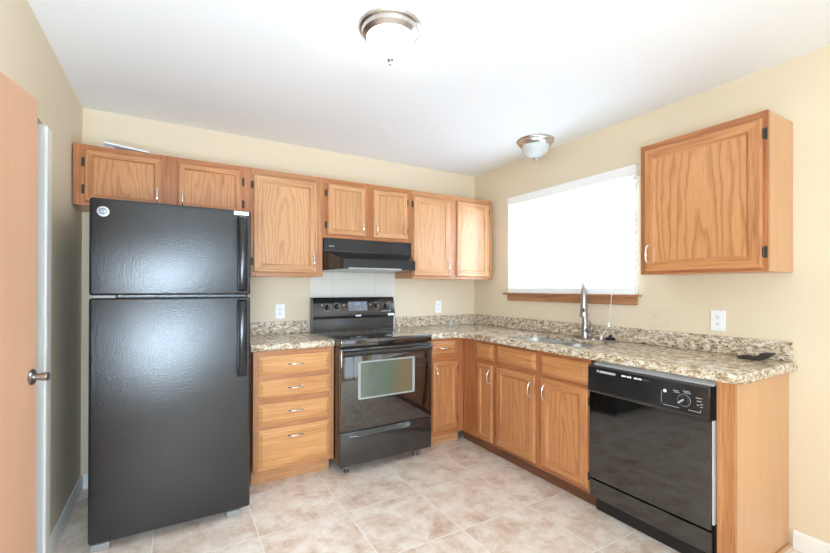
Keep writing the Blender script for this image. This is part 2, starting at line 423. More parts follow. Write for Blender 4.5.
def bow_pull(F, u, v, n, L, vertical, parent, mat='chrome'):
    bm = bmesh.new(); pts = []; rs = []
    for i in range(13):
        t = i / 12 * 2 - 1
        h = 0.004 + 0.020 * (1 - t * t) ** 0.55
        a = t * L / 2
        pts.append(F(u + (0 if vertical else a), v + (a if vertical else 0), n + h))
        rs.append(0.0052 - 0.0014 * abs(t) + (0.0025 if i in (0, 12) else 0))
    tube(bm, pts, rs, 8)
    for s in (-1, 1):
        a = s * L / 2
        lathe(bm, [(0, 0), (0.008, 0), (0.007, 0.004), (0, 0.005)], F(u + (0 if vertical else a), v + (a if vertical else 0), n), F.nrm(), 12)
    return obj('handle', bm, mat, parent, smooth=0.9)

def hinges(F, u, v0, v1, n, parent, side):
    for v in (v0 + 0.075, v1 - 0.075):
        bm = bmesh.new()
        F.box(bm, u, u + side * 0.016, v - 0.027, v + 0.027, n, n + 0.004, bev=0.001, seg=1)
        tube(bm, [F(u + side * 0.003, v - 0.022, n + 0.009), F(u + side * 0.003, v + 0.022, n + 0.009)], 0.0048, 8)
        obj('hinge', bm, 'hinge', parent, smooth=0.7)

DOORP = [(0, 0), (0, 0.010), (0.004, 0.016), (0.009, 0.019), (0.052, 0.019), (0.056, 0.014), (0.063, 0.0105)]
def cab_door(F, u0, u1, v0, v1, n, parent, handle=None, hinge=None, panel='oakC', narrow=False, label=None):
    bm = bmesh.new()
    k = 0.72 if narrow else 1.0
    prof = [(i * k if i > 0.01 else i, n + h) for i, h in DOORP]
    profile_panel(bm, F, u0, u1, v0, v1, prof)
    d = obj('door', bm, [tm('oakV'), tm('oakH'), tm(panel)], parent, label=label)
    if handle:
        hu, hv = handle; bow_pull(F, hu, hv, n + 0.019, 0.095, True, d)
    if hinge == 'lo': hinges(F, u0, v0, v1, n, d, -1)
    if hinge == 'hi': hinges(F, u1, v0, v1, n, d, 1)
    return d

def drawer_front(F, u0, u1, v0, v1, n, parent, handle=True, name='drawer'):
    bm = bmesh.new()
    prof = [(0, n), (0, n + 0.008), (0.004, n + 0.010), (0.022, n + 0.0175), (0.024, n + 0.0195), (0.026, n + 0.0195)]
    profile_panel(bm, F, u0, u1, v0, v1, prof, side_mats=(0, 0), cap_mat=0)
    d = obj(name, bm, tm('oakDH'), parent)
    if handle: bow_pull(F, (u0 + u1) / 2, v1 - min(0.055, (v1 - v0) / 2), n + 0.0195, 0.095, False, d)
    return d

def face_frame(F, us, vs_rows, u0, u1, v0, v1, n0, n1, parent, sw=0.04):
    """stiles at the ends and at us (u0,u1 pairs), rails at vs_rows (v0,v1 pairs)"""
    bm = bmesh.new()
    for a, b in vs_rows: F.box(bm, u0 + 0.001, u1 - 0.001, a + (0.0005 if a <= v0 else 0), b - (0.0005 if b >= v1 else 0), n0 + 0.0005, n1 - 0.0006, mat=1)
    for a, b in us: F.box(bm, a, b, v0, v1, n0, n1, mat=0)
    return obj('face_frame', bm, [tm('frameV'), tm('frameH')], parent)

def text_bm(body, size, F3, depth=0.0008, align='CENTER', shear=0.0):
    """F3: function (x, y, z) of text plane -> world"""
    c = bpy.data.curves.new('lettering', 'FONT'); c.body = body; c.size = size; c.extrude = depth / 2; c.align_x = align; c.align_y = 'CENTER'; c.shear = shear
    o = bpy.data.objects.new('lettering', c); COL.objects.link(o)
    dg = bpy.context.evaluated_depsgraph_get(); me = o.evaluated_get(dg).to_mesh()
    bm = bmesh.new(); bm.from_mesh(me); o.evaluated_get(dg).to_mesh_clear()
    bpy.data.objects.remove(o); bpy.data.curves.remove(c)
    for v in bm.verts: v.co = F3(v.co.x, v.co.y, v.co.z + depth / 2)
    return bm

# ------------------------------------------------------------------ room shell
H = 2.4535; XL = -3.198; YB = -5.8; T = 0.12
obj('floor', B(XL - 0.9, 0.15, YB - 0.15, 0.15, -0.1, 0), 'floor', kind='structure', origin=(0, 0, 0))
obj('ceiling', B(XL - 0.9, 0.15, YB - 0.15, 0.15, H, H + 0.1), 'ceil', kind='structure')
obj('wall_back', B(XL - 0.12, 0.15, 0, 0.15, 0, H), 'wall', kind='structure')
# right wall with the kitchen window opening and the dining-end window opening
WY0, WY1, WZ0, WZ1 = -1.715, -0.505, 1.252, 2.10
bm = bmesh.new()
box(bm, 0, 0.15, WY1, 0, 0, H); box(bm, 0, 0.15, -3.7, WY0, 0, H); box(bm, 0, 0.15, YB, -5.5, 0, H)
box(bm, 0, 0.15, -5.5, -3.7, 0, 0.58); box(bm, 0, 0.15, -5.5, -3.7, 2.12, H)
box(bm, 0, 0.15, WY0, WY1, 0, WZ0); box(bm, 0, 0.15, WY0, WY1, WZ1, H)
obj('wall_right', bm, 'wall', kind='structure')
# left wall with a closet opening
OY0, OY1, OZ = -1.86, -0.895, 2.035
bm = bmesh.new()
box(bm, XL - T, XL, OY1, 0, 0, H); box(bm, XL - T, XL, YB, OY0, 0, H); box(bm, XL - T, XL, OY0, OY1, OZ, H)
obj('wall_left', bm, 'wall', kind='structure')
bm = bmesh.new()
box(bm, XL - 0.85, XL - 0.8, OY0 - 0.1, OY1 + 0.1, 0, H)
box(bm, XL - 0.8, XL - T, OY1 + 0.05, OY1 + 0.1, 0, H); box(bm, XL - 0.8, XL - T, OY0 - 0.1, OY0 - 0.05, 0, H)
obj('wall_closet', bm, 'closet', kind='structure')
bm = bmesh.new()      # rear wall with a window and a patio door
box(bm, XL - 0.12, -2.6, YB - 0.1, YB, 0, H); box(bm, -1.8, -1.4, YB - 0.1, YB, 0, H); box(bm, -0.3, 0.15, YB - 0.1, YB, 0, H)
box(bm, -2.6, -1.8, YB - 0.1, YB, 0, 0.77); box(bm, -2.6, -1.8, YB - 0.1, YB, 2.07, H); box(bm, -1.4, -0.3, YB - 0.1, YB, 2.12, H)
obj('wall_rear', bm, 'wall', kind='structure')
bm = bmesh.new()
for a, b in ((-1.4, -1.34), (-0.36, -0.3), (-0.88, -0.82)): box(bm, a, b, YB - 0.02, YB + 0.02, 0, 2.12)
box(bm, -1.4, -0.3, YB - 0.02, YB + 0.02, 2.06, 2.12); box(bm, -1.4, -0.3, YB - 0.02, YB + 0.02, 0, 0.1)
obj('door_2', bm, 'white', kind='structure')
bm = bmesh.new()
for a, b in ((-2.6, -2.56), (-1.84, -1.8)): box(bm, a, b, YB - 0.02, YB + 0.02, 0.77, 2.07)
box(bm, -2.6, -1.8, YB - 0.02, YB + 0.02, 2.02, 2.07); box(bm, -2.6, -1.8, YB - 0.02, YB + 0.02, 0.77, 0.82)
obj('window_2', bm, 'white', kind='structure')
# baseboards
def baseboard(name, F, u0, u1):
    bm = bmesh.new(); h = 0.09
    pts = [(0, 0), (0, h), (0.006, h), (0.012, h - 0.012), (0.013, 0)]
    a = [bm.verts.new(F(u0, v, n)) for n, v in pts]; b = [bm.verts.new(F(u1, v, n)) for n, v in pts]
    bm.faces.new(a); bm.faces.new(b[::-1])
    for i in range(len(pts)): bm.faces.new((a[i], b[i], b[(i + 1) % 5], a[(i + 1) % 5]))
    obj(name, bm, 'white', kind='structure')
class LeftFrame(Frame):
    def __call__(s, u, v, n): return Vector((XL + n, u, v))
baseboard('baseboard_left', LeftFrame('left', XL), -0.81, -0.015)
baseboard('baseboard_back', Frame('back', 0), XL + 0.014, -2.25)
baseboard('baseboard_right', Frame('right', 0), YB, -2.545)
# closet casing and jamb
bm = bmesh.new()
box(bm, XL, XL + 0.012, OY1, OY1 + 0.088, 0, OZ, bev=0.003, seg=1)
box(bm, XL - T, XL + 0.001, OY1 - 0.012, OY1, 0, OZ)
obj('trim_1', bm, 'white', kind='structure')
# door standing ajar in the closet opening
FE = Vector((-3.1470, -1.2264, 0)); ang = math.atan2(-0.2259, -0.0482)
dd = Vector((math.cos(ang), math.sin(ang), 0)); dn = Vector((-dd.y, dd.x, 0))
if dn.x < 0: dn = -dn
bm = B(0, 0.60, -0.035, 0, 0.012, 2.03, bev=0.002, seg=1)
DM = Matrix(((dd.x, dn.x, 0, FE.x), (dd.y, dn.y, 0, FE.y), (0, 0, 1, 0), (0, 0, 0, 1)))
bm.transform(DM)
door = obj('door_1', bm, 'doorw', kind='structure')
door['label'] = 'flat pale wood door standing ajar at left edge'
kp = DM @ Vector((0.033, 0, 0.95))
bm = bmesh.new()
lathe(bm, [(0, 0), (0.030, 0), (0.031, 0.003), (0.026, 0.007), (0.012, 0.009), (0.010, 0.016)], kp, dn, 28)
obj('rose', bm, 'knobm', door, smooth=0.6)
bm = bmesh.new()
lathe(bm, [(0.0115, 0.012), (0.012, 0.020), (0.0145, 0.028), (0.0165, 0.034), (0.017, 0.046), (0.0155, 0.052), (0.011, 0.054), (0, 0.053)], kp, dn, 28)
obj('knob', bm, 'knobm', door, smooth=0.6)

# ------------------------------------------------------------------ window, sill, blind
win = thing('window_1', 'wide kitchen window behind white blind on right wall', None, (0.1, -1.11, WZ0), kind='structure')
bm = bmesh.new()
for a, b in ((WY0, WY0 + 0.045), (WY1 - 0.045, WY1), (-1.135, -1.085)): box(bm, 0.075, 0.125, a, b, WZ0, WZ1)
box(bm, 0.075, 0.125, WY0, WY1, WZ0, WZ0 + 0.045); box(bm, 0.075, 0.125, WY0, WY1, WZ1 - 0.045, WZ1)
obj('window_frame', bm, 'white', win)
obj('glass', B(0.098, 0.102, WY0 + 0.04, WY1 - 0.04, WZ0 + 0.04, WZ1 - 0.04), 'glass', win)
bm = bmesh.new()
box(bm, -0.042, 0.075, -1.772, -0.470, 1.238, 1.254, bev=0.004)
obj('window_sill', bm, 'sill', win)
obj('apron', B(-0.018, 0, -1.745, -0.508, 1.183, 1.238, bev=0.003), 'sill', win)

bl = thing('window_blind', 'closed white slatted blind glowing in the kitchen window', 'blind', (-0.03, -1.11, 1.255))
bm = bmesh.new()
box(bm, -0.062, -0.050, -1.766, -0.556, 2.045, 2.116, bev=0.003)
for a, b in ((-1.766, -1.756), (-0.566, -0.556)): box(bm, -0.052, 0, a, b, 2.045, 2.116)
box(bm, -0.048, -0.008, -1.752, -0.57, 2.068, 2.106)
obj('valance', bm, 'plastic', bl)
bm = bmesh.new(); pitch = 0.0455; n = 17
for i in range(n):
    zc = 2.040 - i * pitch; th = math.radians(62); hw = 0.026
    pts = [(-0.028 + math.cos(th) * s * hw + t * 0.0015 * math.sin(th) + 0.003 * (1 - s * s) * math.sin(th), zc + math.sin(th) * s * hw - t * 0.0015 * math.cos(th)) for s, t in
           ((-1, 1), (-0.5, 1), (0, 1), (0.5, 1), (1, 1), (1, -1), (0.5, -1), (0, -1), (-0.5, -1), (-1, -1))]
    a = [bm.verts.new((p[0], -1.748, p[1])) for p in pts]; b = [bm.verts.new((p[0], -0.568, p[1])) for p in pts]
    bm.faces.new(a); bm.faces.new(b[::-1])
    for k in range(10): bm.faces.new((a[k], b[k], b[(k + 1) % 10], a[(k + 1) % 10]))
obj('slats', bm, 'slats', bl)
obj('bottom_rail', B(-0.054, -0.006, -1.750, -0.566, 1.2555, 1.300, bev=0.005), 'plastic', bl)
for y in (-0.63, -1.14, -1.64):
    bm = tube(bmesh.new(), [(-0.0585, y, 1.29), (-0.0585, y, 2.07)], 0.0011, 6)
    obj('ladder_cord', bm, 'plastic', bl)
bm = tube(bmesh.new(), [(-0.0655, -1.605, 2.066), (-0.0655, -1.60, 1.30), (-0.068, -1.575, 1.04)], 0.0016, 6)
for dy in (0.004, -0.004): tube(bm, [(-0.068, -1.575, 1.045), (-0.122, -1.558 + dy, 0.962)], 0.0012, 6)
cord = obj('pull_cord', bm, 'plastic', bl)
lathe_b = lathe(bmesh.new(), [(0.003, 0.02), (0.006, 0.014), (0.008, -0.012), (0.003, -0.016), (0, -0.016)], (-0.068, -1.575, 1.04), (0, 0, 1), 14)
obj('tassel', lathe_b, 'plastic', cord, smooth=0.8)
lathe_b = lathe(bmesh.new(), [(0, 0.018), (0.003, 0.016), (0.006, 0.006), (0.0085, -0.012), (0.005, -0.016), (0, -0.016)], (-0.124, -1.557, 0.953), (0, 0, 1), 14)
obj('tassel', lathe_b, 'plastic', cord, smooth=0.8)

# ------------------------------------------------------------------ upper cabinets
FB = Frame('back', -0.300)       # face frame sits from y=-0.300 to -0.319
def upper(name, label, x0, x1, z0, z1, doors, stiles, rails, wood='light', frame='light'):
    t = thing(name, label, 'cabinet', ((x0 + x1) / 2, 0, z0), 'oak wall cabinets')
    g = 0.0008
    bm = B(x0 + g, x1 - g, -0.300, -0.002, z0 + 0.004, z1 - 0.002)
    obj('carcass', bm, 'oakS', t)
    tone(frame); face_frame(FB, stiles, rails, x0 + g, x1 - g, z0, z1, 0, 0.019, t)
    tone(wood)
    for u0, u1, v0, v1, hd, hg, pn in doors: cab_door(FB, u0, u1, v0, v1, 0.0192, t, hd, hg, pn, narrow=(v1 - v0) < 0.45)
    return t
ZT = 2.133; ZB = 1.377
upper('upper_cabinet', 'short oak wall cabinet with two doors directly above black refrigerator', XL + 0.006, -2.2225, 1.777, ZT,
      [(-3.137, -2.752, 1.795, 2.104, (-2.778, 1.862), 'lo', 'oakC'), (-2.668, -2.283, 1.795, 2.100, (-2.640, 1.862), 'hi', 'oakC')],
      [(XL + 0.006, -3.125), (-2.765, -2.655), (-2.295, -2.2235)], [(1.777, 1.81), (2.09, ZT)], 'red', 'red')
upper('upper_cabinet', 'single door oak wall cabinet between refrigerator and range hood', -2.2225, -1.712, ZB, ZT,
      [(-2.210, -1.760, 1.405, 2.090, (-1.787, 1.490), 'lo', 'oakC')],
      [(-2.2217, -2.19), (-1.772, -1.713)], [(ZB, 1.42), (2.075, ZT)])
upper('upper_cabinet', 'short oak wall cabinet with two small doors above black range hood', -1.712, -0.933, 1.679, ZT,
      [(-1.680, -1.368, 1.702, 2.094, (-1.392, 1.775), 'lo', 'oakV'), (-1.297, -0.982, 1.702, 2.094, (-1.273, 1.775), 'hi', 'oakV')],
      [(-1.7112, -1.668), (-1.38, -1.285), (-0.995, -0.934)], [(1.679, 1.715), (2.082, ZT)], 'light', 'red')
upper('upper_cabinet', 'tall two door oak wall cabinet in the corner beside the window', -0.933, -0.034, ZB, ZT,
      [(-0.920, -0.537, 1.400, 2.088, (-0.562, 1.485), 'lo', 'oakC'), (-0.466, -0.088, 1.400, 2.092, (-0.440, 1.485), 'hi', 'oakC')],
      [(-0.9322, -0.905), (-0.55, -0.452), (-0.10, -0.035)], [(ZB, 1.412), (2.078, ZT)])
FR = Frame('right', -0.275); tone('red')
t = thing('upper_cabinet', 'large single door oak wall cabinet right of the window', 'cabinet', (0, -2.24, ZB), 'oak wall cabinets')
obj('carcass', B(-0.275, -0.002, -2.5435, -1.938, ZB + 0.001, ZT - 0.001), 'veneer', t)
face_frame(FR, [(-2.5437, -2.515), (-1.98, -1.9378)], [(ZB, 1.41), (2.07, ZT)], -2.5437, -1.9378, ZB, ZT, 0, 0.019, t)
cab_door(FR, -2.527, -1.968, 1.392, 2.098, 0.0192, t, (-1.992, 1.492), 'lo', 'oakF')
# papers lying on the cabinet over the refrigerator
bm = bmesh.new()
g = [bm.verts.new(p) for p in ((-3.05, -0.315, ZT + 0.026), (-2.82, -0.315, ZT + 0.002), (-2.85, -0.09, ZT + 0.004), (-3.08, -0.09, ZT + 0.024))]
g2 = [bm.verts.new(v.co + Vector((0, 0, 0.009))) for v in g]
bm.faces.new(g); bm.faces.new(g2[::-1])
for k in range(4): bm.faces.new((g[k], g2[k], g2[(k + 1) % 4], g[(k + 1) % 4]))
box(bm, -3.075, -3.0, -0.27, -0.1, ZT + 0.0005, ZT + 0.018)
obj('booklet', bm, 'paper', label='white papers lying on top of cabinet above refrigerator', cat='papers')

# ------------------------------------------------------------------ range hood
t = thing('range_hood', 'black under-cabinet range hood above the electric range', 'range hood', (-1.32, 0, 1.42))
hx0, hx1 = -1.704, -0.941
bm = bmesh.new()
box(bm, hx0, hx1, -0.322, -0.008, 1.577, 1.677, bev=0.003, seg=1)
obj('hood_body', bm, 'hood', t)
bm = bmesh.new()     # sloping canopy: wide at the wall, narrowing to the front lip
top = [(hx0, -0.008, 1.5765), (hx0, -0.322, 1.5765), (hx1, -0.322, 1.5765), (hx1, -0.008, 1.5765)]
lipt = [(-1.615, -0.50, 1.508), (-1.005, -0.50, 1.508)]
lipb = [(-1.615, -0.50, 1.437), (-1.005, -0.50, 1.437)]
bot = [(hx0, -0.008, 1.428), (hx0, -0.322, 1.428), (hx1, -0.322, 1.428), (hx1, -0.008, 1.428)]
V = [bm.verts.new(p) for p in top + lipt + lipb + bot]
for f in ((0, 1, 2, 3), (1, 4, 5, 2), (4, 6, 7, 5), (8, 0, 3, 11), (8, 9, 1, 0), (3, 2, 10, 11), (9, 6, 4, 1), (2, 5, 7, 10), (9, 10, 7, 6), (8, 11, 10, 9)):
    bm.faces.new([V[i] for i in f])
obj('canopy', bm, 'black', t)
obj('lip', B(-1.617, -1.003, -0.506, -0.5005, 1.437, 1.512, bev=0.002, seg=1), 'hood', t)
obj('lip_highlight', B(-1.575, -1.135, -0.509, -0.5062, 1.4375, 1.447), 'greyp', t, label='pale strip painted for the bright reflection along the hood lip')  # bright reflection line on the lip, put in as a pale grey strip
obj('trim_strip', B(hx0, hx1, -0.3245, -0.3225, 1.577, 1.582), 'black', t)
for x, z, ww in ((-1.115, 1.648, 0.016), (-1.055, 1.650, 0.016), (-1.03, 1.651, 0.014), (-1.108, 1.622, 0.016)):
    obj('switch', B(x - ww / 2, x + ww / 2, -0.3275, -0.3225, z - 0.007, z + 0.007, bev=0.0015, seg=1), 'blackm', t)
obj('name_plate', B(-1.665, -1.622, -0.3235, -0.3222, 1.613, 1.619), 'greyp', t)

# white tile behind the range
obj('backsplash_panel', B(-1.722, -0.929, -0.007, -0.0005, 0.905, 1.4275), 'wtile', label='white square tile panel on wall behind the range', cat='backsplash')

# ------------------------------------------------------------------ refrigerator
t = thing('refrigerator', 'tall black top-freezer refrigerator with textured doors beside left wall', 'refrigerator', (-2.675, -0.45, 0))
fx0, fx1 = -3.039, -2.306
obj('cabinet_body', B(fx0 + 0.006, fx1 - 0.006, -0.792, -0.09, 0.05, 1.722, bev=0.006), 'fridge', t)
fz = obj('freezer_door', B(fx0, fx1, -0.865, -0.800, 1.256, 1.733, bev=0.012, seg=4), 'fridge', t, smooth=0.8)
fd = obj('fridge_door', B(fx0, fx1, -0.865, -0.800, 0.050, 1.243, bev=0.012, seg=4), 'fridge', t, smooth=0.8)
def fridge_handle(z0, z1, par, flare):
    bm = bmesh.new(); pts = []
    prof = [(-0.865, z0), (-0.892, z0 + 0.01), (-0.905, z0 + 0.05), (-0.905, z1 - 0.05), (-0.892, z1 - 0.01), (-0.865, z1)]
    xa, xb = -2.376, -2.326
    rings = []
    for y, z in prof:
        dd = 0.022
        rings.append([bm.verts.new(p) for p in ((xa, min(y + dd, -0.8655), z), (xa + 0.004, y - 0.004, z), (xa + 0.013, y - 0.009, z), (xb - 0.013, y - 0.009, z), (xb - 0.004, y - 0.004, z), (xb, min(y + dd, -0.8655), z))])
    for a, b in zip(rings, rings[1:]):
        for k in range(6): bm.faces.new((a[k], a[(k + 1) % 6], b[(k + 1) % 6], b[k]))
    bm.faces.new(rings[0]); bm.faces.new(rings[-1][::-1])
    return obj('handle', bm, 'handle', par, smooth=0.7)
fridge_handle(1.275, 1.700, fz, 1); fridge_handle(0.795, 1.228, fd, -1)
# round emblem
bc = Vector((-2.984, -0.8652, 1.667)); bm = bmesh.new()
lathe(bm, [(0.025, 0), (0.025, 0.002), (0.0235, 0.003), (0, 0.003)], bc, (0, -1, 0), 32)
bd = obj('badge', bm, 'alu', fz, smooth=0.6, label='round silver emblem with a dark centre')
bm = bmesh.new(); lathe(bm, [(0.0165, 0.0031), (0.0165, 0.0036), (0, 0.0036)], bc, (0, -1, 0), 28); obj('emblem_field', bm, 'grey', bd)
bm = text_bm('GE', 0.019, lambda x, y, z: Vector((bc.x + x, bc.y - 0.0036 - z, bc.z + y)), shear=0.25)
obj('emblem_letters', bm, 'plastic', bd)
stk = obj('sticker', B(-2.395, -2.318, -0.8662, -0.8651, 1.705, 1.7265), 'plastic', fz, label='small white paper label')
bm = bmesh.new()
for k in range(2): box(bm, -2.388, -2.326, -0.8666, -0.8662, 1.7105 + k * 0.007, 1.712 + k * 0.007)
obj('print_line', bm, 'greyp', stk)
for a in (fx0 + 0.015,): obj('door_hinge', B(a, a + 0.09, -0.85, -0.806, 1.2435, 1.2553), 'foot', t, label='pale centre hinge')
obj('toe_grille', B(fx0 + 0.03, fx1 - 0.03, -0.80, -0.793, 0.02, 0.058), 'blackm', t)
for a, b in ((fx0 + 0.004, fx0 + 0.085), (fx1 - 0.12, fx1 - 0.05)): obj('foot', B(a, b, -0.840, -0.81, 0.0, 0.034, bev=0.006), 'foot', t, label='pale levelling foot')
bm = bmesh.new()
tube(bm, [(-3.03, -0.1, 0.28), (-3.06, -0.11, 0.275), (-3.10, -0.12, 0.25), (-3.125, -0.13, 0.2), (-3.12, -0.135, 0.15), (-3.11, -0.14, 0.11)], 0.007, 8)
box(bm, -3.125, -3.092, -0.155, -0.125, 0.02, 0.115, bev=0.006)
obj('power_cord', bm, 'rubber', t, smooth=0.7)

tone('light')
# ------------------------------------------------------------------ base cabinets
DF = 0.577                                   # face frame plane
FBB = Frame('back', -(DF - 0.019)); FRB = Frame('right', -(DF - 0.019))
CB = 0.884                                   # cabinet top = counter underside
def carcass_back(t, x0, x1, depth0=-0.003):
    bm = B(x0, x1, -(DF - 0.019), depth0, 0.10, CB)
    obj('carcass', bm, 'oakS', t)
    obj('toe_kick', B(x0, x1, -(DF - 0.075), -(DF - 0.09), 0, 0.0995), 'oakH', t)

t = thing('base_cabinet', 'oak base cabinet of four drawers between refrigerator and range', 'cabinet', (-1.977, -0.29, 0), 'oak base cabinets')
carcass_back(t, -2.246, -1.722)
obj('side_foot', B(-2.246, -2.23, -(DF - 0.09), -0.003, 0, 0.0995), 'oakS', t)
rows = [(0.727, 0.848), (0.578, 0.691), (0.410, 0.538), (0.116, 0.374)]
face_frame(FBB, [(-2.246, -2.205), (-1.757, -1.712)], [(0.095, 0.13), (0.36, 0.43), (0.525, 0.59), (0.68, 0.74), (0.835, CB)], -2.246, -1.712, 0.095, CB, 0, 0.019, t)
for a, b in rows: drawer_front(FBB, -2.215, -1.745, a, b, 0.0192, t)

tone('red')
t = thing('base_cabinet', 'narrow oak base cabinet tucked right of the range', 'cabinet', (-0.77, -0.29, 0), 'oak base cabinets')
carcass_back(t, -0.956, -0.579)
face_frame(FBB, [(-0.956, -0.875), (-0.665, -0.579)], [(0.095, 0.15), (0.69, 0.745), (0.85, CB)], -0.956, -0.579, 0.095, CB, 0, 0.019, t)
drawer_front(FBB, -0.892, -0.655, 0.735, 0.862, 0.0192, t)
cab_door(FBB, -0.886, -0.646, 0.142, 0.700, 0.0192, t, (-0.862, 0.600), 'hi', 'oakV', narrow=True)

def carcass_right(t, y0, y1):
    obj('carcass', B(-(DF - 0.019), -0.003, y0, y1, 0.10, CB), 'oakS', t)
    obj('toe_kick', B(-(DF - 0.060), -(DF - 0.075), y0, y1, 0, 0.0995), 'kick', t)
t = thing('base_cabinet', 'narrow oak base cabinet with slim door beside the inside corner', 'cabinet', (-0.29, -0.79, 0), 'oak base cabinets')
obj('carcass', B(-(DF - 0.019), -0.003, -0.986, -0.600, 0.10, CB), 'oakS', t)
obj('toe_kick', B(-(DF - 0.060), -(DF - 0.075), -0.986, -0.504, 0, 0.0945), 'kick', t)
face_frame(FRB, [(-0.775, -0.5785), (-0.986, -0.94)], [(0.095, 0.125), (0.69, 0.75), (0.84, CB)], -0.986, -0.5785, 0.095, CB, 0, 0.019, t)
drawer_front(FRB, -0.955, -0.760, 0.737, 0.857, 0.0192, t, handle=False)
cab_door(FRB, -0.955, -0.783, 0.112, 0.704, 0.0192, t, (-0.932, 0.615), 'hi', 'oakV', narrow=True)

t = thing('sink_cabinet', 'wide oak sink cabinet with two doors and two false drawers', 'cabinet', (-0.29, -1.4, 0), 'oak base cabinets')
obj('carcass', B(-(DF - 0.019), -0.003, -1.8085, -0.9868, 0.10, 0.70), 'oakS', t)
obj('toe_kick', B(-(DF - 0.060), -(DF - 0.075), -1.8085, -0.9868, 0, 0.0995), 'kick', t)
face_frame(FRB, [(-1.025, -0.9868), (-1.455, -1.37), (-1.8085, -1.78)], [(0.095, 0.145), (0.69, 0.76), (0.845, CB)], -1.8085, -0.9868, 0.095, CB, 0, 0.019, t)
drawer_front(FRB, -1.388, -1.008, 0.744, 0.862, 0.0192, t, handle=False, name='false_drawer')
drawer_front(FRB, -1.797, -1.440, 0.728, 0.856, 0.0192, t, handle=False, name='false_drawer')
cab_door(FRB, -1.386, -1.003, 0.118, 0.710, 0.0192, t, (-1.352, 0.610), 'hi', 'oakC')
cab_door(FRB, -1.797, -1.441, 0.122, 0.708, 0.0192, t, (-1.475, 0.615), 'lo', 'oakC')

t = thing('end_panel', 'pale oak panel closing the counter end beside the dishwasher', 'cabinet panel', (-0.29, -2.49, 0))
obj('side_panel', B(-DF + 0.0195, -0.003, -2.526, -2.514, 0.0, CB), 'veneer', t)
obj('filler_strip', B(-DF, -DF + 0.019, -2.526, -2.4555, 0.0, CB), 'oakVR', t)
obj('shoe_moulding', B(-DF + 0.01, -0.015, -2.538, -2.5265, 0.0, 0.018, bev=0.005), 'veneer', t)

# ------------------------------------------------------------------ countertops
CT = 0.930
def slab(outline, bevel_top, origin_name):
    bm = prism(bmesh.new(), outline, CB + 0.0006, CT, 'z')
    return bm
def arc(cx, cy, r, a0, a1, n=6):
    return [(cx + r * math.cos(math.radians(a0 + (a1 - a0) * i / n)), cy + r * math.sin(math.radians(a0 + (a1 - a0) * i / n))) for i in range(n + 1)]
FE_ = 0.607
out = [(-0.950, -0.0025), (-0.950, -FE_)] + arc(-0.667, -0.667, 0.06, 90, 0, 6) + arc(-0.577, -2.53, 0.03, 180, 270, 5) + [(-0.0025, -2.56), (-0.0025, -0.0025)]
bm = prism(bmesh.new(), out, CB + 0.0006, CT, 'z')
es = [e for e in bm.edges if all(v.co.z > CT - 1e-4 for v in e.verts) and not all(v.co.y > -0.01 for v in e.verts) and not all(v.co.x > -0.01 for v in e.verts)]
es += [e for e in bm.edges if all(v.co.z < CB + 0.01 for v in e.verts) and not all(v.co.y > -0.01 for v in e.verts) and not all(v.co.x > -0.01 for v in e.verts)]
bmesh.ops.bevel(bm, geom=es, offset=0.013, segments=4, affect='EDGES', profile=0.5)
bmesh.ops.recalc_face_normals(bm, faces=bm.faces)
# cut the sink opening
SX0, SX1, SY0, SY1 = -0.520, -0.185, -1.70, -1.02
def rrect(x0, x1, y0, y1, r, n=5):
    return arc(x1 - r, y1 - r, r, 0, 90, n) + arc(x0 + r, y1 - r, r, 90, 180, n) + arc(x0 + r, y0 + r, r, 180, 270, n) + arc(x1 - r, y0 + r, r, 270, 360, n)
me = bpy.data.meshes.new('a'); bm.to_mesh(me); bm.free(); oa = bpy.data.objects.new('a', me); COL.objects.link(oa)
bm = prism(bmesh.new(), rrect(SX0, SX1, SY0, SY1, 0.06), 0.8, 1.0, 'z'); bmesh.ops.recalc_face_normals(bm, faces=bm.faces)
mb = bpy.data.meshes.new('b'); bm.to_mesh(mb); bm.free(); ob = bpy.data.objects.new('b', mb); COL.objects.link(ob)
md = oa.modifiers.new('cut', 'BOOLEAN'); md.object = ob; md.operation = 'DIFFERENCE'; md.solver = 'EXACT'
dg = bpy.context.evaluated_depsgraph_get(); ev = oa.evaluated_get(dg); mt = ev.to_mesh()
bm = bmesh.new(); bm.from_mesh(mt); ev.to_mesh_clear()
bpy.data.objects.remove(oa); bpy.data.objects.remove(ob); bpy.data.meshes.remove(me); bpy.data.meshes.remove(mb)
t = thing('countertop', 'long L-shaped speckled granite countertop holding the sink', 'countertop', (-0.3, -1.2, CB), 'granite countertops')
obj('slab', bm, 'granite', t, recalc=False, smooth=0.6)
BS = 1.028
bm = bmesh.new()
box(bm, -0.927, -0.0025, -0.022, -0.0025, CT + 0.0005, BS, bev=0.004)
box(bm, -0.022, -0.0025, -2.545, -0.0225, CT + 0.0005, BS, bev=0.004)
obj('backsplash', bm, 'granite', t)
t = thing('countertop', 'short speckled granite countertop over the four drawer cabinet', 'countertop', (-1.98, -0.3, CB), 'granite countertops')
bm = prism(bmesh.new(), [(-2.262, -0.0025), (-2.262, -FE_ + 0.012)] + [(-1.712, -FE_ + 0.012), (-1.732, -0.0025)], CB + 0.0006, CT, 'z')
es = [e for e in bm.edges if all(abs(v.co.y + FE_ - 0.012) < 1e-4 for v in e.verts) and abs(e.verts[0].co.z - e.verts[1].co.z) < 1e-4]
bmesh.ops.bevel(bm, geom=es, offset=0.013, segments=4, affect='EDGES', profile=0.5)
obj('slab', bm, 'granite', t, smooth=0.6)
obj('backsplash', B(-2.262, -1.733, -0.022, -0.0025, CT + 0.0005, BS, bev=0.004), 'granite', t)

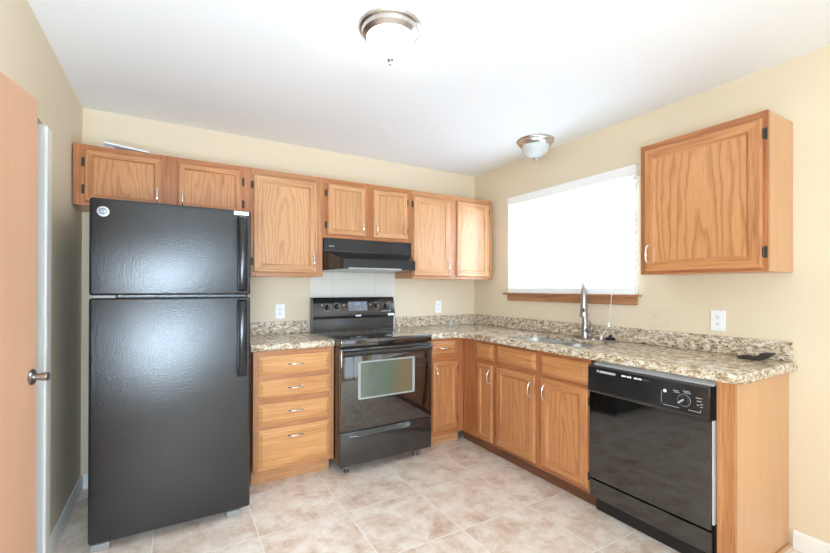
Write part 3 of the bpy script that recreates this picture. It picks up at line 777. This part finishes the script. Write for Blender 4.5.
# ------------------------------------------------------------------ sink and faucet
t = thing('sink', 'stainless double bowl sink set into the granite countertop', 'sink', (-0.34, -1.36, 0.75))
def bowl(y0, y1, depth):
    bm = bmesh.new(); x0, x1 = SX0 + 0.004, SX1 - 0.004; loops = []
    for ins, z, r in ((-0.001, CB + 0.02, 0.055), (0, CB, 0.055), (0.006, CB - 0.04, 0.055), (0.012, CB - depth + 0.03, 0.055), (0.03, CB - depth + 0.004, 0.05), (0.06, CB - depth, 0.04)):
        loops.append([bm.verts.new((p[0], p[1], z)) for p in rrect(x0 + ins, x1 - ins, y0 + ins, y1 - ins, max(r - ins * 0.3, 0.02))])
    for a, b in zip(loops, loops[1:]):
        for k in range(len(a)): bm.faces.new((a[k], a[(k + 1) % len(a)], b[(k + 1) % len(a)], b[k]))
    bm.faces.new(loops[-1])
    for f in bm.faces: pass
    o = obj('bowl', bm, 'bowl', t, smooth=0.7)
    c = ((x0 + x1) / 2, (y0 + y1) / 2, CB - depth + 0.001)
    bm = bmesh.new(); lathe(bm, [(0.042, 0), (0.04, 0.003), (0.03, 0.002), (0.02, 0.001), (0, 0.001)], c, (0, 0, 1), 24)
    obj('drain', bm, 'chrome', o, smooth=0.6)
YD = -1.40
bowl(YD + 0.012, SY1 - 0.004, 0.17); bowl(SY0 + 0.004, YD - 0.012, 0.15)
obj('divider', B(SX0 + 0.006, SX1 - 0.006, YD - 0.0118, YD + 0.0118, CB - 0.05, CB + 0.022, bev=0.005), 'steel', t, smooth=0.8)

FC = Vector((-0.095, -1.402, CT))
t = thing('faucet', 'brushed nickel pull-down faucet standing behind the sink', 'faucet', FC)
bm = prism(bmesh.new(), [(FC.x + 0.028 * math.cos(a), FC.y + 0.085 * math.sin(a)) for a in [2 * PI * k / 36 for k in range(36)]], CT + 0.0003, CT + 0.008, 'z')
obj('base_plate', bm, 'steel', t)
bm = bmesh.new(); lathe(bm, [(0, 0.008), (0.029, 0.008), (0.029, 0.016), (0.025, 0.03), (0.0235, 0.075), (0.022, 0.105), (0.0175, 0.118), (0, 0.118)], FC, (0, 0, 1), 28)
obj('body', bm, 'steel', t, smooth=0.6)
sd = Vector((-0.82, -0.57, 0)).normalized()
pts = [FC + Vector((0, 0, z)) for z in (0.11, 0.2, 0.29)]
R = 0.085
for i in range(1, 15):
    a = PI * i / 14
    pts.append(FC + Vector((0, 0, 0.31)) + sd * (R - R * math.cos(a)) + Vector((0, 0, R * math.sin(a))))
pts.append(FC + sd * 2 * R + Vector((0, 0, 0.295)))
bm = tube(bmesh.new(), pts, 0.0180, 16); obj('spout', bm, 'steel', t, smooth=0.8)
hc = FC + sd * 2 * R
bm = bmesh.new(); lathe(bm, [(0, 0.3), (0.019, 0.3), (0.0198, 0.285), (0.0205, 0.25), (0.0235, 0.215), (0.0275, 0.178), (0.028, 0.172), (0.024, 0.168), (0, 0.168)], hc, (0, 0, 1), 28)
hd = obj('spray_head', bm, 'steel', t, smooth=0.6)
bm = bmesh.new(); lathe(bm, [(0, 0.008), (0.008, 0.007), (0.009, 0.0), (0.009, -0.01)], hc + Vector((0, 0, 0.215)) + sd * 0.0215, sd, 18)
for v in bm.verts: v.co.z = hc.z + 0.215 + (v.co.z - hc.z - 0.215) * 1.7
obj('spray_button', bm, 'rubber', hd, smooth=0.8)
ls = Vector((0.15, -1, 0)).normalized()
bm = tube(bmesh.new(), [FC + ls * 0.01 + Vector((0, 0, 0.06)), FC + ls * 0.045 + Vector((0, 0, 0.068)), FC + ls * 0.062 + Vector((0, 0, 0.075))], [0.022, 0.025, 0.016], 16)
tube(bm, [FC + ls * 0.058 + Vector((0, 0, 0.075)), FC + ls * 0.05 + Vector((0, 0, 0.1)), FC + ls * 0.03 + Vector((0, 0, 0.13))], [0.009, 0.008, 0.005], 12)
obj('lever', bm, 'steel', t, smooth=0.9)

t = thing('sink_stopper', 'black rubber sink stopper on steel ring beside faucet', 'sink stopper', (-0.095, -1.605, CT))
bm = bmesh.new(); lathe(bm, [(0, 0.0005), (0.042, 0.0005), (0.045, 0.006), (0.04, 0.011), (0, 0.011)], (-0.095, -1.605, CT), (0, 0, 1), 28); obj('ring', bm, 'steel', t, smooth=0.6, label='steel ring')
bm = bmesh.new(); lathe(bm, [(0.034, 0.0112), (0.035, 0.02), (0.026, 0.028), (0.012, 0.032), (0.01, 0.042), (0.014, 0.046), (0, 0.048)], (-0.095, -1.605, CT), (0, 0, 1), 24)
obj('plug', bm, 'rubber', t, smooth=0.6)

# dark plastic clip on the counter end
bm = bmesh.new()
prism(bm, [(-2.360, CT + 0.0005), (-2.360, CT + 0.014), (-2.425, CT + 0.018), (-2.438, CT + 0.022), (-2.465, CT + 0.042), (-2.500, CT + 0.046), (-2.505, CT + 0.040), (-2.475, CT + 0.014), (-2.465, CT + 0.006), (-2.43, CT + 0.0005)], -0.135, -0.085, 'x')
bmesh.ops.bevel(bm, geom=list(bm.edges), offset=0.0012, segments=1, affect='EDGES')
box(bm, -0.125, -0.095, -2.41, -2.37, CT + 0.013, CT + 0.02, bev=0.002)
obj('plastic_clip', bm, 'clip', label='small dark plastic clip lying near the counter end', cat='clip')

# small clear glass in the corner
bm = bmesh.new(); gc = (-0.44, -0.20, CT)
lathe(bm, [(0, 0.0006), (0.026, 0.0006), (0.029, 0.006), (0.033, 0.058), (0.031, 0.058), (0.027, 0.012), (0, 0.010)], gc, (0, 0, 1), 28)
obj('drinking_glass', bm, 'tumbler', label='small clear glass on the counter by the corner', cat='glass', smooth=0.8)

# ------------------------------------------------------------------ range
t = thing('range', 'black freestanding electric range with glass oven door', 'range', (-1.335, -0.35, 0))
rx0, rx1 = -1.7055, -0.9605; FY = -0.69
obj('oven_body', B(rx0, rx1, -0.645, -0.06, 0.062, 0.884, bev=0.004, seg=1), 'black', t)
ctop = bmesh.new()
box(ctop, rx0 - 0.002, rx1 + 0.002, -0.688, -0.095, 0.8846, 0.938, bev=0.008, seg=3)
ck = obj('cooktop', ctop, 'ovenglass', t, smooth=0.6)
for cx, cy, r in ((-1.53, -0.50, 0.105), (-1.14, -0.50, 0.085), (-1.53, -0.24, 0.075), (-1.14, -0.24, 0.095)):
    bm = bmesh.new(); lathe(bm, [(r - 0.003, 0.0001), (r - 0.003, 0.0005), (r, 0.0005), (r, 0.0001)], (cx, cy, 0.938), (0, 0, 1), 40)
    obj('burner_ring', bm, 'slot', ck)
# backguard: upright riser, then the leaning control console
bm = prism(bmesh.new(), [(-0.022, 0.886), (-0.094, 0.886), (-0.094, 1.040), (-0.120, 1.052), (-0.125, 1.075), (-0.100, 1.200), (-0.088, 1.216), (-0.022, 1.216)], rx0 - 0.006, rx1 - 0.012, 'x')
bmesh.ops.bevel(bm, geom=list(bm.edges), offset=0.004, segments=2, affect='EDGES')
bgd = obj('backguard', bm, 'black', t, smooth=0.5)
# console face: from (y -.125, z 1.075) up to (y -.100, z 1.200)
cn = Vector((0, -(1.200 - 1.075), -(0.125 - 0.100))).normalized(); cu = Vector((0, 0.025, 0.125)).normalized()
def CP(x, s, n=0.0): return Vector((x, -0.125, 1.075)) + cu * s + cn * n
def console_box(bm, xa, xb, sa, sb, n0, n1, bev=0.0, mat=0):
    b2 = B(xa, xb, sa, sb, n0, n1, bev=bev, seg=1)
    for v in b2.verts: v.co = CP(v.co.x, v.co.y, v.co.z)
    me = bpy.data.meshes.new('tmp'); b2.to_mesh(me); b2.free(); nb = len(bm.faces); bm.from_mesh(me); bpy.data.meshes.remove(me)
    return bm
def knob(x, s, r, par):
    bm = bmesh.new(); lathe(bm, [(r * 1.12, 0.001), (r * 1.1, 0.004), (r, 0.006), (r * 0.9, 0.018), (r * 0.82, 0.021), (0, 0.021)], CP(x, s), cn, 24)
    k = obj('knob', bm, 'blackm', par, smooth=0.6)
    console_bm = console_box(bmesh.new(), x - r * 0.22, x + r * 0.22, s - r * 0.9, s + r * 0.9, 0.021, 0.030, bev=0.001)
    obj('grip', console_bm, 'blackm', k)
    bm = bmesh.new(); console_box(bm, x - 0.0012, x + 0.0012, s, s + r * 0.9, 0.0301, 0.0306)
    obj('pointer', bm, 'plastic', k)
    return k
for x, s in ((-1.595, 0.062), (-1.515, 0.068), (-1.155, 0.068), (-1.062, 0.064)): knob(x, s, 0.019, bgd)
for x, s in ((-1.595, 0.062), (-1.515, 0.068), (-1.155, 0.068)):
    for k in range(7):
        a = math.radians(-150 + k * 40 + 15)
        px, ps = x + 0.03 * math.cos(a), s + 0.03 * math.sin(a)
        obj('dial_mark', console_box(bmesh.new(), px - 0.003, px + 0.003, ps - 0.0018, ps + 0.0018, 0.0001, 0.0006), 'plastic', bgd)
for x, s in ((-1.64, 0.082), (-1.452, 0.078), (-1.21, 0.080)): obj('indicator_light', console_box(bmesh.new(), x - 0.004, x + 0.004, s - 0.004, s + 0.004, 0.0001, 0.0007), 'plastic', bgd)
dp = obj('display', console_box(bmesh.new(), -1.415, -1.24, 0.028, 0.108, 0.0001, 0.003, bev=0.001), 'grey', bgd, label='grey clock and timer display')
obj('clock_window', console_box(bmesh.new(), -1.357, -1.300, 0.075, 0.098, 0.0031, 0.004), 'lcd', dp)
for x, s in ((-1.40, 0.09), (-1.38, 0.09), (-1.40, 0.068), (-1.275, 0.092), (-1.258, 0.092), (-1.275, 0.07), (-1.258, 0.07), (-1.335, 0.044), (-1.31, 0.044), (-1.258, 0.05)):
    obj('keypad_button', console_box(bmesh.new(), x - 0.006, x + 0.006, s - 0.004, s + 0.004, 0.0031, 0.0042), 'greyp', dp)
bm = bmesh.new(); console_box(bm, -1.105, -1.02, 0.018, 0.022, 0.0001, 0.0008); console_box(bm, -1.02, -1.016, 0.018, 0.105, 0.0001, 0.0008)
obj('outline', bm, 'greyp', bgd)
obj('badge', B(-1.352, -1.302, -0.1275, -0.1245, 1.056, 1.068, bev=0.001, seg=1), 'plastic', bgd, label='small white oval badge')
obj('sticker', B(-1.045, -0.985, -0.1275, -0.1246, 1.053, 1.073), 'plastic', bgd, label='small white label')
# oven door
dr = obj('oven_door', B(rx0, rx1, FY, -0.648, 0.304, 0.876, bev=0.006), 'ovenglass', t, smooth=0.6)
bm = bmesh.new()
prism(bm, [(-0.690, 0.822), (-0.712, 0.822), (-0.735, 0.834), (-0.742, 0.848), (-0.735, 0.858), (-0.712, 0.864), (-0.690, 0.864)], rx0 + 0.006, rx1 - 0.022, 'x')
bmesh.ops.bevel(bm, geom=list(bm.edges), offset=0.003, segments=2, affect='EDGES')
obj('handle', bm, 'black', dr, smooth=0.7)
wx0, wx1, wz0, wz1 = -1.580, -1.116, 0.515, 0.782
bm = prism(bmesh.new(), rrect(wx0, wx1, wz0, wz1, 0.012, 4), FY - 0.0008, FY - 0.0001, 'y'); obj('window_border', bm, 'frit', dr, label='pale border round the oven window')
bm = prism(bmesh.new(), rrect(wx0 + 0.02, wx1 - 0.022, wz0 + 0.012, wz1 - 0.012, 0.006, 3), FY - 0.0016, FY - 0.0009, 'y'); obj('oven_window', bm, 'pane', dr, label='greenish oven window')
# storage drawer with a scooped pull
bm = bmesh.new()
dw = B(rx0, rx1, -0.686, -0.648, 0.064, 0.299, bev=0.005)
sdw = obj('storage_drawer', dw, 'black', t, smooth=0.6)
bm = bmesh.new(); gx0, gx1 = -1.645, -1.075
pr = [(0.000, 0.246), (-0.010, 0.243), (-0.026, 0.252), (-0.031, 0.262), (-0.026, 0.268), (0.000, 0.290)]
rings = []
for i in range(17):
    f = i / 16; s = max(0.05, min(1, math.sin(PI * f) * 2.2)); x = gx0 + (gx1 - gx0) * f; sag = 0.010 * math.sin(PI * f)
    rings.append([bm.verts.new((x, -0.6864 + p[0] * s, 0.27 + (p[1] - 0.27) * (0.55 + 0.45 * s) + sag)) for p in pr])
for a, b in zip(rings, rings[1:]):
    for k in range(len(pr)): bm.faces.new((a[k], a[(k + 1) % len(pr)], b[(k + 1) % len(pr)], b[k]))
bm.faces.new(rings[0]); bm.faces.new(rings[-1][::-1])
obj('drawer_pull', bm, 'black', sdw, smooth=0.9)
for x in (rx0 + 0.07, rx1 - 0.11):
    bm = bmesh.new(); lathe(bm, [(0, 0), (0.017, 0), (0.017, 0.012), (0.008, 0.016), (0.008, 0.062), (0, 0.062)], (x, -0.62, 0.0), (0, 0, 1), 16)
    obj('foot', bm, 'knobm', t, smooth=0.6, label='metal levelling foot')
t.rotation_euler.z = math.radians(1.5); t.location.x -= 0.006

# ------------------------------------------------------------------ dishwasher
t = thing('dishwasher', 'glossy black built-in dishwasher under the granite counter', 'dishwasher', (-0.3, -2.13, 0))
dy0, dy1 = -2.4535, -1.8115
obj('tub', B(-0.565, -0.03, dy0 + 0.004, dy1 - 0.004, 0.09, 0.868), 'blackm', t)
obj('door_panel', B(-0.596, -0.5655, dy0 + 0.012, dy1 - 0.002, 0.205, 0.698, bev=0.003), 'blackg', t)
bm = prism(bmesh.new(), [(-0.5655, 0.70), (-0.604, 0.70), (-0.612, 0.712), (-0.608, 0.84), (-0.600, 0.855), (-0.5655, 0.855)], dy0 + 0.012, dy1 - 0.002, 'y')
bmesh.ops.bevel(bm, geom=list(bm.edges), offset=0.003, segments=2, affect='EDGES')
cp = obj('control_panel', bm, 'black', t, smooth=0.5)
obj('top_strip', prism(bmesh.new(), [(-0.5655, 0.8565), (-0.594, 0.8565), (-0.594, 0.860), (-0.574, 0.876), (-0.5655, 0.876)], dy0 + 0.004, dy1 - 0.03, 'y'), 'alu', t, label='silver metal strip under the counter')
obj('kick_panel', B(-0.592, -0.5655, dy0 + 0.012, dy1 - 0.002, 0.095, 0.196, bev=0.003), 'blackg', t)
obj('toe_panel', B(-0.535, -0.525, dy0 + 0.006, dy1 - 0.004, 0.0, 0.0895), 'blackm', t)
obj('edge_strip', B(-0.594, -0.566, dy0 + 0.002, dy0 + 0.009, 0.235, 0.70), 'alu', t, label='thin silver edge strip')
DN = -0.6105
def dwbox(bm, ya, yb, za, zb, n0=0.0002, n1=0.0009, sl=True):
    b2 = B(0, 1, ya, yb, za, zb)
    for v in b2.verts:
        zz = v.co.z; face = -0.612 + (zz - 0.712) / 0.128 * 0.004
        v.co.x = face - (n0 if v.co.x < 0.5 else n1)
    me = bpy.data.meshes.new('tmp'); b2.to_mesh(me); b2.free(); bm.from_mesh(me); bpy.data.meshes.remove(me); return bm
bm = bmesh.new(); dwbox(bm, -1.882, -1.872, 0.820, 0.834); dwbox(bm, -1.985, -1.888, 0.820, 0.832)
obj('vent_highlight', bm, 'alu', cp)  # silver strips that put the handle vent's highlights into colour
bm = bmesh.new()
for a, b in ((-2.045, -2.02), (-2.075, -2.05), (-2.11, -2.09), (-2.13, -2.114)): dwbox(bm, a, b, 0.823, 0.831)
obj('lettering', bm, 'plastic', cp)
dwbx = dwbox(bmesh.new(), -2.17, -2.135, 0.824, 0.832); obj('latch_slot', dwbx, 'slot', cp)
bm = bmesh.new(); lathe(bm, [(0.008, 0), (0.008, 0.0015), (0, 0.002)], (-0.6105, -2.248, 0.797), (-1, 0, 0), 24); obj('badge', bm, 'plastic', cp, label='small round white emblem')
kc = Vector((-0.6108, -2.335, 0.770)); bm = bmesh.new()
lathe(bm, [(0.025, 0), (0.025, 0.003), (0.022, 0.006), (0.020, 0.016), (0, 0.017)], kc, (-1, 0, 0), 32)
kb = obj('dial', bm, 'blackm', cp, smooth=0.6)
bm = bmesh.new(); box(bm, kc.x - 0.028, kc.x - 0.0171, kc.y - 0.005, kc.y + 0.005, kc.z - 0.019, kc.z + 0.019, bev=0.002)
bm.transform(Matrix.Translation(kc) @ Matrix.Rotation(math.radians(50), 4, 'X') @ Matrix.Translation(-kc)); gp = obj('grip', bm, 'black', kb)
bm = bmesh.new(); box(bm, kc.x - 0.0286, kc.x - 0.0281, kc.y - 0.004, kc.y + 0.004, kc.z - 0.017, kc.z + 0.017)
bm.transform(Matrix.Translation(kc) @ Matrix.Rotation(math.radians(50), 4, 'X') @ Matrix.Translation(-kc)); obj('pointer', bm, 'greyp', kb)
obj('dial_ring', lathe(bmesh.new(), [(0.028, 0.0004), (0.0288, 0.0008), (0.0296, 0.0004)], kc, (-1, 0, 0), 32), 'greyp', cp, label='white ring round the dial')
for a, b, c, d in ((-2.315, -2.24, 0.7285, 0.7310), (-2.405, -2.355, 0.7285, 0.7310), (-2.407, -2.4051, 0.7285, 0.742), (-2.232, -2.2305, 0.735, 0.795)):
    obj('outline', dwbox(bmesh.new(), a, b, c, d), 'greyp', cp)
for a, b, z in ((-2.31, -2.285, 0.806), (-2.315, -2.29, 0.799), (-2.36, -2.33, 0.812), (-2.365, -2.335, 0.805), (-2.41, -2.385, 0.792), (-2.41, -2.39, 0.778), (-2.415, -2.405, 0.766), (-2.415, -2.405, 0.754), (-2.4, -2.39, 0.76)):
    obj('dial_mark', dwbox(bmesh.new(), a, b, z, z + 0.003), 'greyp', cp)

# ------------------------------------------------------------------ ceiling lights
def ceiling_lamp(label, x, y, lit, r):
    t = thing('ceiling_light', label, 'ceiling light', (x, y, H), 'dome ceiling lights')
    dn_ = (0, 0, -1)
    bm = bmesh.new()
    lathe(bm, [(0, 0.0005), (r, 0.0005), (r + 0.004, 0.006), (r, 0.014), (r - 0.010, 0.020), (r - 0.014, 0.034), (r - 0.030, 0.046), (r - 0.036, 0.050), (r - 0.040, 0.046), (r - 0.040, 0.03)], (x, y, H), dn_, 56)
    obj('metal_pan', bm, 'nickel', t, smooth=0.5)
    rs = r - 0.034
    bm = bmesh.new()
    lathe(bm, [(rs * math.cos(a), 0.048 + 0.088 * math.sin(a)) for a in [PI / 2 * k / 12 for k in range(12)]] + [(0, 0.136)], (x, y, H), dn_, 56)
    obj('glass_shade', bm, 'lamp' if lit else 'shade', t, smooth=0.9)
    bm = bmesh.new()
    lathe(bm, [(0, 0.132), (0.012, 0.137), (0.018, 0.141), (0.017, 0.147), (0.010, 0.152), (0.007, 0.157), (0.008, 0.162), (0.004, 0.168), (0, 0.170)], (x, y, H), dn_, 24)
    obj('finial', bm, 'nickel', t, smooth=0.6)
ceiling_lamp('lit dome ceiling light with nickel ring near picture top', -1.856, -1.735, True, 0.138)
ceiling_lamp('unlit dome ceiling light with nickel ring above the window', -0.245, -1.065, False, 0.140)

# ------------------------------------------------------------------ outlets and switch
def outlet(F, u, v, label, wdt=0.072, hgt=0.116):
    t = thing('power_outlet', label, 'outlet', F(u, v, 0), 'white wall outlets')
    bm = F.box(bmesh.new(), u - wdt / 2, u + wdt / 2, v - hgt / 2, v + hgt / 2, 0.0003, 0.006, bev=0.002)
    cpv = obj('cover_plate', bm, 'plastic', t)
    for s in (-1, 1):
        vc = v + s * 0.0195
        bm = F.box(bmesh.new(), u - 0.0165, u + 0.0165, vc - 0.0135, vc + 0.0135, 0.0062, 0.0078, bev=0.0008, seg=1)
        sk = obj('socket', bm, 'plastic', t)
        bm = bmesh.new()
        for du in (-0.0065, 0.0065): F.box(bm, u + du - 0.0014, u + du + 0.0014, vc - 0.001, vc + 0.007, 0.0079, 0.0082)
        F.box(bm, u - 0.0025, u + 0.0025, vc - 0.009, vc - 0.005, 0.0079, 0.0082)
        obj('slots', bm, 'slot', sk)
FW = Frame('back', 0); FRW = Frame('right', 0)
outlet(FW, -1.957, 1.108, 'white wall outlet between refrigerator and range')
outlet(FW, -0.450, 1.112, 'white wall outlet below the corner wall cabinet')
outlet(FRW, -2.214, 1.114, 'white wall outlet on right wall above the dishwasher counter')
t = thing('light_switch', 'ivory double light switch plate right of the window', 'light switch', (0, -1.884, 1.112))
obj('cover_plate', FRW.box(bmesh.new(), -1.942, -1.826, 1.054, 1.170, 0.0003, 0.006, bev=0.002), 'ivory', t)
for u in (-1.907, -1.861):
    bm = FRW.box(bmesh.new(), u - 0.005, u + 0.005, 1.100, 1.124, 0.0062, 0.0075); FRW.box(bm, u - 0.0035, u + 0.0035, 1.110, 1.120, 0.0076, 0.016, bev=0.001, seg=1)
    obj('toggle', bm, 'ivory', t)
